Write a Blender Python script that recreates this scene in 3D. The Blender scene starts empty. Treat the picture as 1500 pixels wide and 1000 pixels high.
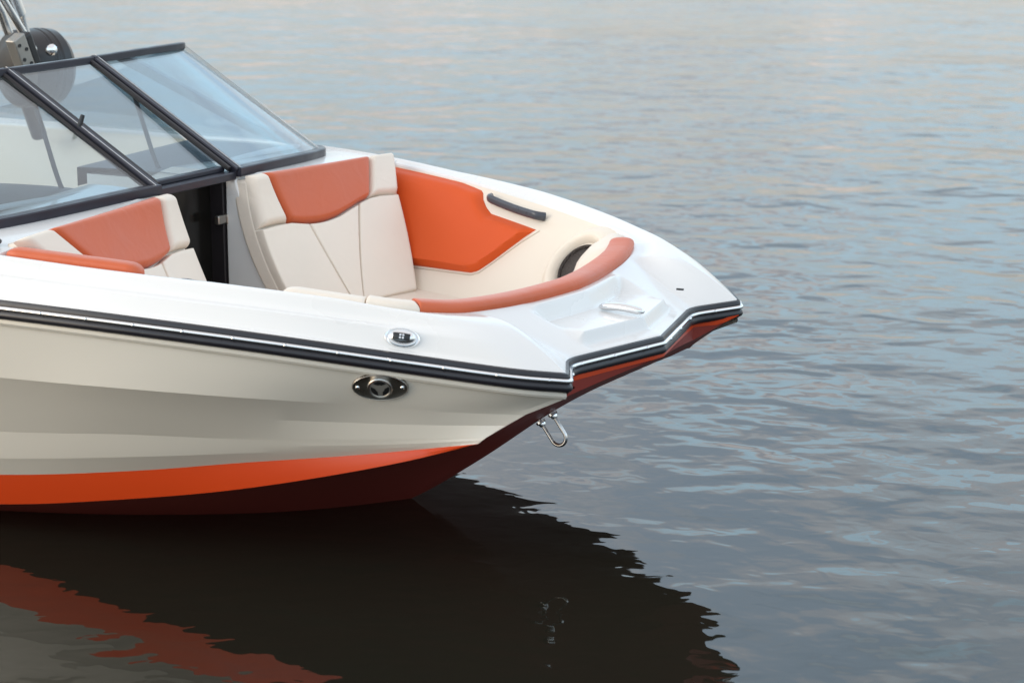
import math
def lerp(a,b,t): return a+(b-a)*t
def vl(a,b,t): return tuple(lerp(x,y,t) for x,y in zip(a,b))
def sstep(a,b,x):
    if a==b: return float(x>=a)
    t=max(0.,min(1.,(x-a)/(b-a))); return t*t*(3-2*t)
def dist(a,b): return math.sqrt(sum((x-y)**2 for x,y in zip(a,b)))
def catmull(pts,n=12):
    """centripetal-ish spline through pts, n samples per span"""
    P=[tuple(2*a-b for a,b in zip(pts[0],pts[1]))]+list(pts)+[tuple(2*a-b for a,b in zip(pts[-1],pts[-2]))]
    out=[]
    for i in range(1,len(P)-2):
        p0,p1,p2,p3=P[i-1:i+3]
        d0,d1,d2=[max(1e-6,dist(a,b))**.5 for a,b in ((p0,p1),(p1,p2),(p2,p3))]
        for k in range(n):
            s=k/n; q=[]
            for a,b,c,d in zip(p0,p1,p2,p3):
                m1=(c-b)+d1*((b-a)/d0-(c-a)/(d0+d1)); m2=(c-b)+d1*((d-c)/d2-(d-b)/(d1+d2))
                q.append((2*s**3-3*s*s+1)*b+(s**3-2*s*s+s)*m1+(-2*s**3+3*s*s)*c+(s**3-s*s)*m2)
            out.append(tuple(q))
    out.append(tuple(pts[-1])); return out
class Path:
    def __init__(s,pts):
        s.p=[tuple(q) for q in pts]; s.L=[0.]
        for a,b in zip(s.p,s.p[1:]): s.L.append(s.L[-1]+dist(a,b))
        s.len=s.L[-1]
    def at(s,d):
        d=max(0.,min(s.len,d)); lo,hi=0,len(s.L)-1
        while hi-lo>1:
            m=(lo+hi)//2
            if s.L[m]<=d: lo=m
            else: hi=m
        w=(d-s.L[lo])/max(1e-9,s.L[hi]-s.L[lo]); return vl(s.p[lo],s.p[hi],w)
    def tan(s,d,h=.012):
        a,b=s.at(d-h),s.at(d+h); l=dist(a,b) or 1; return tuple((y-x)/l for x,y in zip(a,b))
    def find(s,i,v):
        """arc length where coordinate i first passes v"""
        for k in range(len(s.p)-1):
            a,b=s.p[k][i],s.p[k+1][i]
            if (a-v)*(b-v)<=0 and a!=b: return lerp(s.L[k],s.L[k+1],(v-a)/(b-a))
        return s.len
def fillet(pts,rad,n=6):
    out=[pts[0]]
    for a,b,c,r in zip(pts,pts[1:],pts[2:],rad):
        la,lc=dist(a,b),dist(b,c); r=min(r,la*.45,lc*.45)
        p,q=vl(b,a,r/la),vl(b,c,r/lc)
        for k in range(n+1):
            t=k/n; out.append(tuple((1-t)**2*x+2*t*(1-t)*y+t*t*z for x,y,z in zip(p,b,q)))
    out.append(pts[-1]); return out
# ---- half rub rail (positive y side), from the bow centre point aft
_side=[(-0.0,.654,.681),(-.12,.775,.706),(-.416,.93,.751),(-.785,1.115,.808),(-1.217,1.25,.848),(-1.708,1.32,.867),(-2.4,1.36,.873),(-3.2,1.375,.87),(-4.6,1.36,.86),(-6.2,1.28,.85)]
_sd=catmull(_side,14)
_half=[(.007,0,.677),(-.104,.46,.679)]+_sd
RAIL=Path([_half[0]]+fillet([(.007,-.01,.677),(-.104,.46,.679),(0,.654,.681)]+_sd[3:],[.05,.05]+[0.0]*(len(_sd)-4),8)[1:])
# soften the very centre
def oy(x): t=x+1.8; return 1.212-.204*t-.085*t*t if x>-2.0 else 1.212-.204*(-.2)-.085*.04+.02*(1-math.exp((x+2.0)*2.))+ .0
def oz(x): t=x+1.8; return 1.01-.065*t-.03*t*t if x>-2.6 else 1.0428-.0
_o=[(-.312,-.12,.83),(-.312,.0,.83),(-.328,.17,.83),(-.352,.32,.832),(-.378,.47,.839),(-.412,.6,.848),(-.456,.71,.864),(-.53,.80,.879),(-.64,.86,.894)]+[(x,oy(x),oz(x)) for x in (-.8,-1.0,-1.25,-1.5,-1.8,-2.1,-2.5,-3.0,-4.0,-5.2)]
_oc=catmull(_o,14)[14:]
OPEN=Path(_oc)
# matching stations (arc length on the rail path, arc length on the opening edge)
ST=[(0.,0.),(RAIL.find(1,.28),OPEN.find(1,.20)),(RAIL.find(1,.36),OPEN.find(1,.36)),(RAIL.find(1,.46),OPEN.find(1,.53)),
    (RAIL.find(1,.56),OPEN.find(1,.58)),(RAIL.find(1,.654),OPEN.find(1,.63)),(RAIL.find(0,-.06)if 0 else RAIL.find(1,.715),OPEN.find(1,.70)),(RAIL.find(1,.775),OPEN.find(1,.77)),
    (RAIL.find(1,.87),OPEN.find(0,-.62)),(RAIL.find(1,.93),OPEN.find(0,-.78)),(RAIL.find(1,1.03),OPEN.find(0,-.98)),(RAIL.find(1,1.115),OPEN.find(0,-1.15))]
for x in (-1.5,-1.9,-2.4,-3.2,-4.2,-5.2): ST.append((RAIL.find(0,x-.0),OPEN.find(0,x)))
NS=len(ST)-1
def stat(u):
    i=min(NS-1,int(u)); f=u-i
    return lerp(ST[i][0],ST[i+1][0],f),lerp(ST[i][1],ST[i+1][1],f)
def inward(path,d,h=.03):
    t=path.tan(d,h); l=math.hypot(t[0],t[1]) or 1
    # travelling aft on the +y side, inward is towards -y / aft at the bow
    n=(-t[1]/l,t[0]/l,0.)
    return n
def opn(u): return OPEN.at(stat(u)[1])
def edge(u,o=.018,dz=.027):
    r=stat(u)[0]; p=RAIL.at(r); n=inward(RAIL,r,.02)
    return (p[0]+n[0]*o,p[1]+n[1]*o,p[2]+dz)
UA=3.0 # station of the notch
def zprof(u,t,zo,ze):
    ramp=t*1.0
    # bulge of the prong lobes
    b=.040*sstep(UA+.05,UA+1.6,u)*(math.sin(math.pi*min(1,t**.85)))*sstep(-.05,.25,t)+.010*sstep(UA,UA+.18,u)*sstep(.12,.5,t)*(1-t**6)
    zf=lerp(zo,ze,ramp)+b
    if u<2.0:
        w=1-sstep(1.35,1.82,u)
        # boarding steps
        if w>0:
            k=[(0,.83),(.088,.829),(.10,.824),(.165,.772),(.18,.767),(.79,.758),(.80,.753),(.86,.717),(.875,.713),(1,ze)]
            for (a,za),(c,zc) in zip(k,k[1:]):
                if t<=c: zs=lerp(za,zc,(t-a)/(c-a)); break
            zf=lerp(zf,zs,w)
    if u<=6.5: return zf
    ks=[(0,0),(.08,-.03),(.22,-.09),(.33,-.08),(.38,-.03),(.42,.04),(.54,.36),(.57,.395),(.70,.43),(.755,.47),(.80,.60),(.94,.96),(1,1)]
    for (a,za),(c,zc) in zip(ks,ks[1:]):
        if t<=c: fs=lerp(za,zc,(t-a)/(c-a)); break
    zs=lerp(zo,ze,fs); return lerp(zf,zs,sstep(6.5,9.5,u))
def deck(u,t):
    o,e=opn(u),edge(u)
    return (lerp(o[0],e[0],t),lerp(o[1],e[1],t),zprof(u,t,o[2],e[2]))
SEATZ=.565
def wall(u,v):
    """upholstered inner side wall: v 0 at the opening edge, 1 at seat level"""
    d=stat(u)[1]; o=OPEN.at(d); n=inward(OPEN,d,.08)
    # keep the upper part nearly upright, then slope in
    k=.015+.03*sstep(0,.12,v)+.285*max(0.,v)**1.25
    z=lerp(o[2]-.012,SEATZ,v)
    return (o[0]+n[0]*k,o[1]+n[1]*k,z)
def lininterp(tab,x):
    """tab sorted with decreasing x"""
    if x>=tab[0][0]: return tab[0][1]
    for (a,va),(b,vb) in zip(tab,tab[1:]):
        if x>=b: return lerp(va,vb,(x-a)/(b-a))
    return tab[-1][1]
# seat back front surface (positive y side); a across from the aisle, b down
def seat(a,b):
    TL,TR=(-1.85,.245,1.068),(-1.78,1.165,1.04)
    BL,BR=(-1.64,.225,.57),(-1.44,.80,.57)
    p=vl(vl(TL,TR,a),vl(BL,BR,a),b)
    c=4*b*(1-b)
    return (p[0]-.03*c*(1-a),p[1]+.03*c*a-0.02*c*(1-a),p[2])
# tuned light and water values
SKYS=.10; SUNEL=18; SUNROT=222; SUNE=1.1; SUNANG=35; EXPO=.13
CL0,CL1=.46,.60; CBIAS0,CBIAS1=-.045,.05
CLOW=(7.6,6.8,6.7); CHIGH=(8.4,10.8,13.4); CTOP=(9.0,8.6,8.4); HAZE=(9.4,13.0,15.0); HZLOW=(4.2,4.4,4.8); HZTOP=(8.6,8.3,8.2); EDGE=(13.4,11.0,9.8); EDGEF=.5
WA0,WA1,WA2,WA3,WA4=.09,.035,.0235,.005,.0010; CALM0=.24
import bpy, bmesh, random
from mathutils import Vector, Matrix
random.seed(4)
sc=bpy.context.scene; col=sc.collection
# ------------------------------------------------------------------ materials
def newmat(name):
    m=bpy.data.materials.new(name); m.use_nodes=True
    nt=m.node_tree; return m,nt,nt.nodes['Principled BSDF']
def pbr(name,c,rough=.4,metal=0.,coat=0.,coat_r=.1,spec=.5,bump=None,var=0.,vscale=3.,ior=1.5,rvar=0.,sheen=0.):
    m,nt,b=newmat(name); N=nt.nodes; L=nt.links
    b.inputs['Base Color'].default_value=(*c,1); b.inputs['Roughness'].default_value=rough
    b.inputs['Metallic'].default_value=metal; b.inputs['Coat Weight'].default_value=coat
    b.inputs['Coat Roughness'].default_value=coat_r; b.inputs['Specular IOR Level'].default_value=spec
    b.inputs['IOR'].default_value=ior
    if sheen: b.inputs['Sheen Weight'].default_value=sheen; b.inputs['Sheen Roughness'].default_value=.4
    tc=N.new('ShaderNodeTexCoord')
    if var or rvar:
        n=N.new('ShaderNodeTexNoise'); n.inputs['Scale'].default_value=vscale; n.inputs['Detail'].default_value=5
        L.new(tc.outputs['Object'],n.inputs['Vector'])
        if var:
            r=N.new('ShaderNodeValToRGB'); r.color_ramp.elements[0].position=.3; r.color_ramp.elements[1].position=.72
            r.color_ramp.elements[0].color=(*[x*(1-var) for x in c],1); r.color_ramp.elements[1].color=(*[min(1,x*(1+var)) for x in c],1)
            L.new(n.outputs['Fac'],r.inputs['Fac']); L.new(r.outputs['Color'],b.inputs['Base Color'])
        if rvar:
            q=N.new('ShaderNodeMapRange'); q.inputs['From Min'].default_value=.3; q.inputs['From Max'].default_value=.7
            q.inputs['To Min'].default_value=max(0.01,rough-rvar); q.inputs['To Max'].default_value=rough+rvar
            L.new(n.outputs['Fac'],q.inputs['Value']); L.new(q.outputs['Result'],b.inputs['Roughness'])
    if bump:
        kind,scale,strength,dist_=bump[:4]
        if kind=='leather':
            t=N.new('ShaderNodeTexVoronoi'); t.inputs['Scale'].default_value=scale; o=t.outputs['Distance']
        else:
            t=N.new('ShaderNodeTexNoise'); t.inputs['Scale'].default_value=scale; t.inputs['Detail'].default_value=3; o=t.outputs['Fac']
        L.new(tc.outputs['Object'],t.inputs['Vector'])
        bp_=N.new('ShaderNodeBump'); bp_.inputs['Strength'].default_value=strength; bp_.inputs['Distance'].default_value=dist_
        L.new(o,bp_.inputs['Height']); L.new(bp_.outputs['Normal'],b.inputs['Normal'])
        if len(bump)>4:   # soft wrinkles of stretched vinyl
            t2=N.new('ShaderNodeTexNoise'); t2.inputs['Scale'].default_value=11; t2.inputs['Detail'].default_value=2; t2.inputs['Distortion'].default_value=.8
            L.new(tc.outputs['Object'],t2.inputs['Vector']); b2=N.new('ShaderNodeBump'); b2.inputs['Strength'].default_value=.2; b2.inputs['Distance'].default_value=.012
            L.new(t2.outputs['Fac'],b2.inputs['Height']); L.new(b2.outputs['Normal'],bp_.inputs['Normal'])
    return m
GEL=pbr('white_gelcoat',(.77,.76,.745),.28,coat=.5,coat_r=.06,var=.02,vscale=1.4,rvar=.06)
HULLW=pbr('cream_hull_gelcoat',(.64,.59,.51),.30,coat=.25,coat_r=.05,var=.025,vscale=1.2,rvar=.05,bump=('noise',1.6,.12,.02))
HULLO=pbr('orange_hull_gelcoat',(.54,.050,.007),.32,spec=.3,coat=.12,coat_r=.08,var=.04,vscale=1.5)
KEEL=pbr('shaded_orange_bottom_gelcoat',(.25,.042,.032),.5,spec=.25,var=.05,vscale=1.5)  # orange-red hull paint with shade and dark reflection put into the colour
CREAM=pbr('cream_vinyl',(.78,.69,.59),.46,bump=('leather',420,.25,.0006,1),var=.025,vscale=4,rvar=.05)
CREAMS=pbr('cream_liner',(.78,.69,.58),.42,bump=('leather',420,.15,.0005),var=.02,vscale=3)
ORS=pbr('orange_side_vinyl',(.66,.088,.014),.5,bump=('leather',420,.2,.0005),var=.02,vscale=5,spec=.25)
ORV=pbr('orange_vinyl',(.56,.105,.030),.48,sheen=.2,bump=('leather',420,.3,.0006,1),var=.03,vscale=5,rvar=.05,spec=.55)
SEAM=pbr('seam_thread',(.50,.41,.32),.7)
RUB=pbr('black_rubber',(.014,.013,.018),.34,bump=('noise',60,.1,.001),rvar=.08,vscale=9)
FRAME=pbr('dark_anodised_frame',(.034,.035,.048),.36,metal=.35,rvar=.08,vscale=12)
FRIN=pbr('black_inner_frame',(.015,.012,.014),.5)
CHROME=pbr('polished_steel',(.78,.79,.80),.09,metal=1.,rvar=.04,vscale=15)
BRUSH=pbr('brushed_steel',(.40,.38,.35),.30,metal=1.,rvar=.06,vscale=30)
BRUSHL=pbr('marine_steel',(.62,.61,.60),.22,metal=1.,rvar=.05,vscale=30)
ALU=pbr('aluminium_tube',(.78,.78,.78),.24,metal=.9,rvar=.05,vscale=10)
GREYM=pbr('grey_cast_bracket',(.36,.34,.31),.4,metal=.6,rvar=.05,vscale=12)
BLACK=pbr('black_plastic',(.012,.012,.014),.38,rvar=.06,vscale=12)
DOOR=pbr('black_door',(.010,.009,.008),.16,spec=.3)
DASH=pbr('dark_dash_vinyl',(.10,.105,.12),.5,bump=('leather',300,.3,.0006))
HANDLE=pbr('dark_grey_handle',(.055,.060,.075),.32,rvar=.08,vscale=25)
GRILLE=pbr('dark_speaker_grille',(.05,.04,.035),.45,bump=('leather',160,1.,.004),metal=.3)
HOLE=pbr('vent_opening',(.004,.004,.005),.6)
EMB=pbr('grey_emblem_paint',(.62,.63,.66),.35,metal=.5)
def glassmat():
    m,nt,b=newmat('windshield_glass'); N=nt.nodes; L=nt.links; N.remove(b)
    out=N['Material Output']; tr=N.new('ShaderNodeBsdfTransparent'); tr.inputs['Color'].default_value=(.74,.82,.86,1)
    gl=N.new('ShaderNodeBsdfGlossy'); gl.inputs['Roughness'].default_value=.01
    lw=N.new('ShaderNodeLayerWeight'); lw.inputs['Blend'].default_value=.5
    pw=N.new('ShaderNodeMath'); pw.operation='POWER'; pw.inputs[1].default_value=4.; L.new(lw.outputs['Facing'],pw.inputs[0])
    fr=N.new('ShaderNodeMapRange'); fr.inputs['To Min'].default_value=.12; fr.inputs['To Max'].default_value=1.; L.new(pw.outputs[0],fr.inputs['Value'])
    mx=N.new('ShaderNodeMixShader'); L.new(fr.outputs['Result'],mx.inputs['Fac']); L.new(tr.outputs[0],mx.inputs[1]); L.new(gl.outputs[0],mx.inputs[2])
    L.new(mx.outputs[0],out.inputs['Surface']); return m
GLASS=glassmat()
def reflmat():
    m,nt,b=newmat('painted_corner_reflection'); N=nt.nodes; L=nt.links
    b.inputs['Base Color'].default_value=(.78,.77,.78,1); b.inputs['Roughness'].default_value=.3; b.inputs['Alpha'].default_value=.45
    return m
REFL=reflmat()  # pale translucent colour standing in for the glass reflection
# ------------------------------------------------------------------ mesh helpers
class MB:
    def __init__(s): s.v=[];s.f=[];s.m=[]
    def vert(s,p): s.v.append(tuple(p)); return len(s.v)-1
    def face(s,*i,mat=0): s.f.append(tuple(i)); s.m.append(mat)
    def grid(s,rows,closed_c=False,closed_r=False,mat=0,flip=False):
        n=len(rows);m=len(rows[0]); base=len(s.v)
        for r in rows: s.v.extend(tuple(p) for p in r)
        for i in range(n if closed_r else n-1):
            for j in range(m if closed_c else m-1):
                a=base+i*m+j; b=base+i*m+(j+1)%m; c=base+((i+1)%n)*m+(j+1)%m; d=base+((i+1)%n)*m+j
                s.face(*((d,c,b,a) if flip else (a,b,c,d)),mat=mat(i,j) if callable(mat) else mat)
    def fan(s,ring,mat=0):
        b=len(s.v); s.v.extend(tuple(p) for p in ring); s.f.append(tuple(range(b,b+len(ring)))); s.m.append(mat)
    def box(s,c,sz,rot=None,mat=0):
        b=len(s.v)
        for dx in(-1,1):
            for dy in(-1,1):
                for dz in(-1,1):
                    q=Vector((dx*sz[0]/2,dy*sz[1]/2,dz*sz[2]/2))
                    if rot: q=rot@q
                    s.v.append(tuple(Vector(c)+q))
        for f in ((0,1,3,2),(4,6,7,5),(0,4,5,1),(2,3,7,6),(0,2,6,4),(1,5,7,3)): s.face(*[b+i for i in f],mat=mat)
    def sweep(s,path,prof,up=Vector((0,0,1)),closed=False,cap=True,mat=0,scale=None):
        """prof: list of (side, up) offsets swept along path"""
        P=[Vector(p) for p in path]; rows=[]
        for i,p in enumerate(P):
            a=P[(i-1)%len(P)] if (closed or i>0) else p; c=P[(i+1)%len(P)] if (closed or i<len(P)-1) else p
            t1=(p-a).normalized() if (p-a).length>1e-9 else None; t2=(c-p).normalized() if (c-p).length>1e-9 else None
            t=(t1+t2).normalized() if (t1 and t2) else (t1 or t2)
            sd=t.cross(up).normalized(); u2=sd.cross(t).normalized()
            k=1.
            if t1 and t2:
                cs=max(.5,t1.dot(t)); k=1/cs
            sf=scale(i/(len(P)-1)) if scale else 1.
            rows.append([p+sd*(a_*k*sf)+u2*(b_*sf) for a_,b_ in prof])
        s.grid(rows,closed_c=True,closed_r=closed,mat=mat)
        if cap and not closed: s.fan(rows[0][::-1],mat); s.fan(rows[-1],mat)
    def tube(s,path,r,n=12,cap=True,mat=0,scale=None):
        up=Vector((0,0,1)); d=(Vector(path[-1])-Vector(path[0])).normalized()
        if abs(d.z)>.9: up=Vector((0,1,0))
        s.sweep(path,[(r*math.cos(2*math.pi*k/n),r*math.sin(2*math.pi*k/n)) for k in range(n)],up,cap=cap,mat=mat,scale=scale)
    def lathe(s,c,axis,prof,n=40,ref=None,sx=1.,mat=0):
        """prof: list of (radius, height along axis)"""
        ax=Vector(axis).normalized(); r0=Vector(ref).normalized() if ref else ax.orthogonal().normalized()
        r0=(r0-ax*r0.dot(ax)).normalized(); r1=ax.cross(r0); rows=[]
        for r,h in prof: rows.append([Vector(c)+ax*h+(r0*math.cos(2*math.pi*k/n)*sx+r1*math.sin(2*math.pi*k/n))*r for k in range(n)])
        s.grid(rows,closed_c=True,mat=mat); s.fan(rows[0][::-1],mat); s.fan(rows[-1],mat)
    def mirror(s):
        b=len(s.v); s.v+= [(x,-y,z) for x,y,z in s.v]; s.f+= [tuple(b+i for i in f[::-1]) for f in list(s.f)]; s.m+=list(s.m)
        return s
    def mirrored(s):
        o=MB(); o.v=[(x,-y,z) for x,y,z in s.v]; o.f=[f[::-1] for f in s.f]; o.m=list(s.m); return o
    def build(s,name,mats,parent=None,ang=35,weld=True,bevel=0,label=None,fix=True,thick=0):
        me=bpy.data.meshes.new(name); me.from_pydata(s.v,[],s.f)
        if not isinstance(mats,(list,tuple)): mats=[mats]
        for m in mats: me.materials.append(m)
        for p,k in zip(me.polygons,s.m): p.material_index=k
        bm=bmesh.new(); bm.from_mesh(me)
        if weld: bmesh.ops.remove_doubles(bm,verts=bm.verts,dist=1e-5)
        if fix: bmesh.ops.recalc_face_normals(bm,faces=bm.faces)
        bm.to_mesh(me); bm.free()
        for p in me.polygons: p.use_smooth=True
        me.set_sharp_from_angle(angle=math.radians(ang))
        o=bpy.data.objects.new(name,me); col.objects.link(o)
        if parent: o.parent=parent
        if bevel:
            md=o.modifiers.new('bevel','BEVEL'); md.width=bevel; md.segments=3; md.limit_method='ANGLE'; md.angle_limit=math.radians(30)
        if label: o['label']=label
        return o
# ------------------------------------------------------------------ the boat
boat=bpy.data.objects.new('motorboat',None); col.objects.link(boat)
boat.empty_display_size=.5
boat['label']='white motorboat with orange stripe and cream and orange seats, floating on the water'
boat['category']='boat'
def sp(pts,n=10): return catmull(pts,n)
# --- topsides
AFT=[-3.2,-4.6,-6.2]
def row(pts,aft): return [q for q in pts[::-1]]+[(x,y,z) for x,(y,z) in zip(AFT,aft)]
rail_in=[(p[0],p[1],p[2]) for p in []]
C1=row([(-1.761, 1.277, 0.624), (-1.297, 1.23, 0.631), (-0.933, 1.113, 0.619), (-0.603, 0.935, 0.595), (-0.358, 0.825, 0.581), (-0.133, 0.703, 0.57)],[(1.33,.60),(1.33,.57),(1.25,.56)])
C2=row([(-1.876, 1.162, 0.403), (-1.401, 1.11, 0.441), (-1.012, 1.01, 0.451), (-0.633, 0.893, 0.467), (-0.39, 0.815, 0.484), (-0.241, 0.765, 0.496)],[(1.24,.33),(1.26,.30),(1.19,.30)])
C3=row([(-1.91, 1.13, 0.299), (-1.382, 1.068, 0.358), (-1.032, 0.985, 0.395), (-0.642, 0.88, 0.434), (-0.479, 0.835, 0.451), (-0.257, 0.775, 0.481)],[(1.22,.20),(1.24,.17),(1.18,.17)])
OT=row([(-1.95, 1.09, 0.227), (-1.419, 1.025, 0.296), (-1.055, 0.955, 0.353), (-0.652, 0.865, 0.411), (-0.262, 0.78, 0.477)],[(1.19,.13),(1.22,.10),(1.17,.10)])
CH=row([(-1.983,1.06,.111),(-1.571,1.02,.171),(-1.061,.95,.263),(-.529,.85,.394),(-.262,.78,.477)],[(1.17,.01),(1.20,-.02),(1.15,-.02)])
CORN=[(0.0,.625,.655),(-.034,.64,.636),(-.135,.70,.569),(-.241,.765,.496),(-.262,.78,.477)]
NR=90
def samp(path,k=1.35):
    P=Path(path); return [P.at(P.len*(i/NR)**k) for i in range(NR+1)]
def off(r,o,dz):
    p=RAIL.at(r); n=inward(RAIL,r,.03); return (p[0]+n[0]*o,p[1]+n[1]*o,p[2]+dz)
rN=RAIL.find(1,.654); rls=[lerp(rN,RAIL.len-.05,(i/NR)**1.35) for i in range(NR+1)]
Rt=[off(r,.012,-.035) for r in rls]; Ra=[off(r,.010,-.052) for r in rls]; Rb=[off(r,.014,-.060) for r in rls]; Rc=[off(r,.024,-.063) for r in rls]
c1,c2,c3,ot,ch=[samp(sp(c)) for c in (C1,C2,C3,OT,CH)]
def mid(a,b,t,bul=0): return [(lerp(p[0],q[0],t),lerp(p[1],q[1],t)+bul,lerp(p[2],q[2],t)) for p,q in zip(a,b)]
# the forward ends all lie on the bow corner
hull=MB()
rows=[Rt,Ra,Rb,Rc,mid(Rc,c1,.33,.001),mid(Rc,c1,.66,.001),c1,mid(c1,c2,.035,-.001),mid(c1,c2,.5,-.006),mid(c1,c2,.95),c2,mid(c2,c3,.06),mid(c2,c3,.5,.002),c3,mid(c3,ot,.5),ot]
hull.grid(rows); hull.mirror()
# transom far aft, out of view
tr=[r[-1] for r in rows]; 
hull.grid([tr,[(x,-y,z) for x,y,z in tr]])
hull_o=hull.build('hull',HULLW,boat,ang=8,label='cream topsides with two sculpted creases above the orange stripe')
st=MB(); st.grid([ot,mid(ot,ch,.5,.003),ch]); st.mirror(); st.build('bottom_stripe',HULLO,boat,ang=25)
# --- bottom
KE=[(.06,.66),(0.0,.628),(-.102,.574),(-.361,.427),(-.715,.175),(-.991,0),(-1.35,-.16),(-1.9,-.29),(-2.8,-.37),(-4.4,-.40),(-6.2,-.40)]
kz=[(p[0],p[2]) for p in sp([(a,0,b) for a,b in KE],8)]
CP=sp(CORN,6)[:-1]+sp(CH,12)
cy=[(p[0],p[1]) for p in CP]; cz=[(p[0],p[2]) for p in CP]
bt=MB(); NS_=28; rows=[]
def bpt(s,x): return (x,s*lininterp(cy,x),lerp(lininterp(kz,x),lininterp(cz,x),s**.92))
ss=[0,.08,.2,.34,.48,.60,.70,.74,.78,.85,.92,1.]
for i in range(NR+31):
    g=(i/(NR+30))**1.7; r=[]
    for s_ in ss:
        y=s_*.64
        xf=lerp(.0,-.112,y/.45) if y<.45 else (lerp(-.112,-.095,(y-.45)/.03) if y<.48 else lerp(-.095,-.004,(y-.48)/.16))
        r.append(bpt(s_,lerp(xf,-6.2,g)))
    rows.append(r)
bt.grid(rows,mat=0)
# upright strip from the front of the bottom up to the rub rail
f=rows[0]; strip=[(p[0],p[1],p[2]) for p in f]
def railz(y): return .645
bt.grid([[(p[0]+.004,p[1],max(p[2]+.004,.652)) for p in strip],[(p[0]+.004,p[1],max(p[2]+.002,.628)) for p in strip]],mat=1)
bt.grid([[(p[0]+.003,p[1],max(p[2]+.002,.628)) for p in strip],strip],mat=0)
bt.mirror(); bt.build('hull_bottom',[KEEL,HULLO],boat,ang=30,label='orange-red underside of the bow, shade painted into its colour')
# --- deck
dk=MB(); US=[]
for i in range(NS):
    n=[14,10,12,14,12,12,10,10,10,10,10,12,10,10,10,8,8,8][i] if i<18 else 8
    US+= [i+k/n for k in range(n)]
US.append(NS)
TS=[0,.02,.05,.08,.092,.10,.117,.135,.152,.168,.18,.19,.215,.26,.31,.35,.39,.42,.46,.50,.54,.57,.60,.64,.68,.72,.755,.775,.787,.797,.81,.83,.85,.87,.885,.895,.905,.92,.94,.96,.98,1.]
rows=[]
for u in US:
    r=[]; o,e=opn(u),edge(u); n=inward(OPEN,stat(u)[1],.08)
    r.append((o[0]+n[0]*.016,o[1]+n[1]*.016,o[2]-.030)); r.append((o[0]+n[0]*.014,o[1]+n[1]*.014,o[2]-.010)); r.append((o[0]+n[0]*.008,o[1]+n[1]*.008,o[2]-.002))
    r+=[deck(u,t) for t in TS]
    ne=inward(RAIL,stat(u)[0],.02)
    r.append((e[0]-ne[0]*.004,e[1]-ne[1]*.004,e[2]-.004)); r.append((e[0]-ne[0]*.006,e[1]-ne[1]*.006,e[2]-.012)); r.append((e[0],e[1],e[2]-.03))
    rows.append(r)
rows[0]=[(x,0.,z) for x,y,z in rows[0]]
dk.grid(rows); dk.mirror(); deck_o=dk.build('deck',GEL,boat,ang=33)
# cowl under the windshield
def cowlz(y,x):
    y=abs(y); return lerp(1.082,1.012,min(1,(y-.24)/.98))-.0*(x+2)
cw=MB(); rows=[]
for i in range(13):
    x0=lerp(-1.80,-2.62,i/12)
    rows.append([(x0-.105*(1-k/12)*(1-i/12),lerp(.245,oy(x0)+.012,k/12),lerp(1.076,oz(x0)+.004,(k/12)**1.15)+.010*sstep(0,.25,i/12)*(1-(k/12)**3)-.055*sstep(.42,.6,i/12)) for k in range(13)])
cw.grid([[ (p[0]+.012,p[1],p[2]-.05) for p in rows[0]]]+rows)
cw.grid([[r[0] for r in rows],[(r[0][0],r[0][1],.45) for r in rows]])
cw.mirror(); cw.build('cowl',GEL,boat,ang=40)
# --- rub rail
full=[RAIL.at(RAIL.len-d) for d in [i*RAIL.len/420 for i in range(420)]]
# denser at the bow
ds=[]; d=RAIL.len
while d>0:
    ds.append(d); d-= .012 if d<1.1 else .05
half=[RAIL.at(d) for d in ds]+[(.0065,0,.677)]
path=half+[(x,-y,z) for x,y,z in half[-2::-1]]
rr=MB()
body=[(-.046,.022),(-.014,.0235),(-.006,.021),(-.002,.014),(-.001,.008),(-.001,-.009),(.002,-.012),(.006,-.019),(.007,-.026),(.003,-.033),(-.006,-.039),(-.020,-.042),(-.046,-.042)]
def flipp(pr): return [(-a,b) for a,b in pr][::-1]
rr.sweep(path,flipp(body)); rail_o=rr.build('rub_rail',RUB,boat,ang=40)
cs=MB(); cs.sweep(path,flipp([(-.006,.0065),(.002,.0065),(.007,.004),(.009,-.0005),(.007,-.005),(.002,-.0075),(-.006,-.0075)])); cs.build('metal_strip',CHROME,rail_o,ang=60)
P0=Path(path); k=0; dd=.06
first=None
while dd<P0.len:
    p=P0.at(dd); t=P0.tan(dd,.03); l=math.hypot(t[0],t[1]); n=Vector((-t[1]/l,t[0]/l,0)); n=-n
    if n.dot(Vector((p[0]+2,p[1],0)))<0: n=-n
    if p[0]>-2.3 and (p[1]<0 or p[0]>-.11):
        s=MB(); s.lathe(Vector(p)+n*.009,n,[(.0055,-.002),(.0055,.0015),(.003,.0034),(.0,.0036)],n=10); s.build('screw',CHROME,rail_o)
    dd+=.165
# --- upholstered inner wall
wl=MB(); VS=[0,.02,.05,.09,.14,.2,.28,.36,.44,.5,.56,.62,.68,.74,.8,.86,.92,.97,1.]
U2=[u for u in US]
rows=[[wall(u,v) for v in VS]+[tuple(a+b for a,b in zip(wall(u,1.),(0,0,-.2)))] for u in U2]
rows[0]=[(x,0.,z) for x,y,z in rows[0]]
wl.grid(rows); wl.mirror(); wl.build('side_liner',CREAMS,boat,ang=40)
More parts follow.
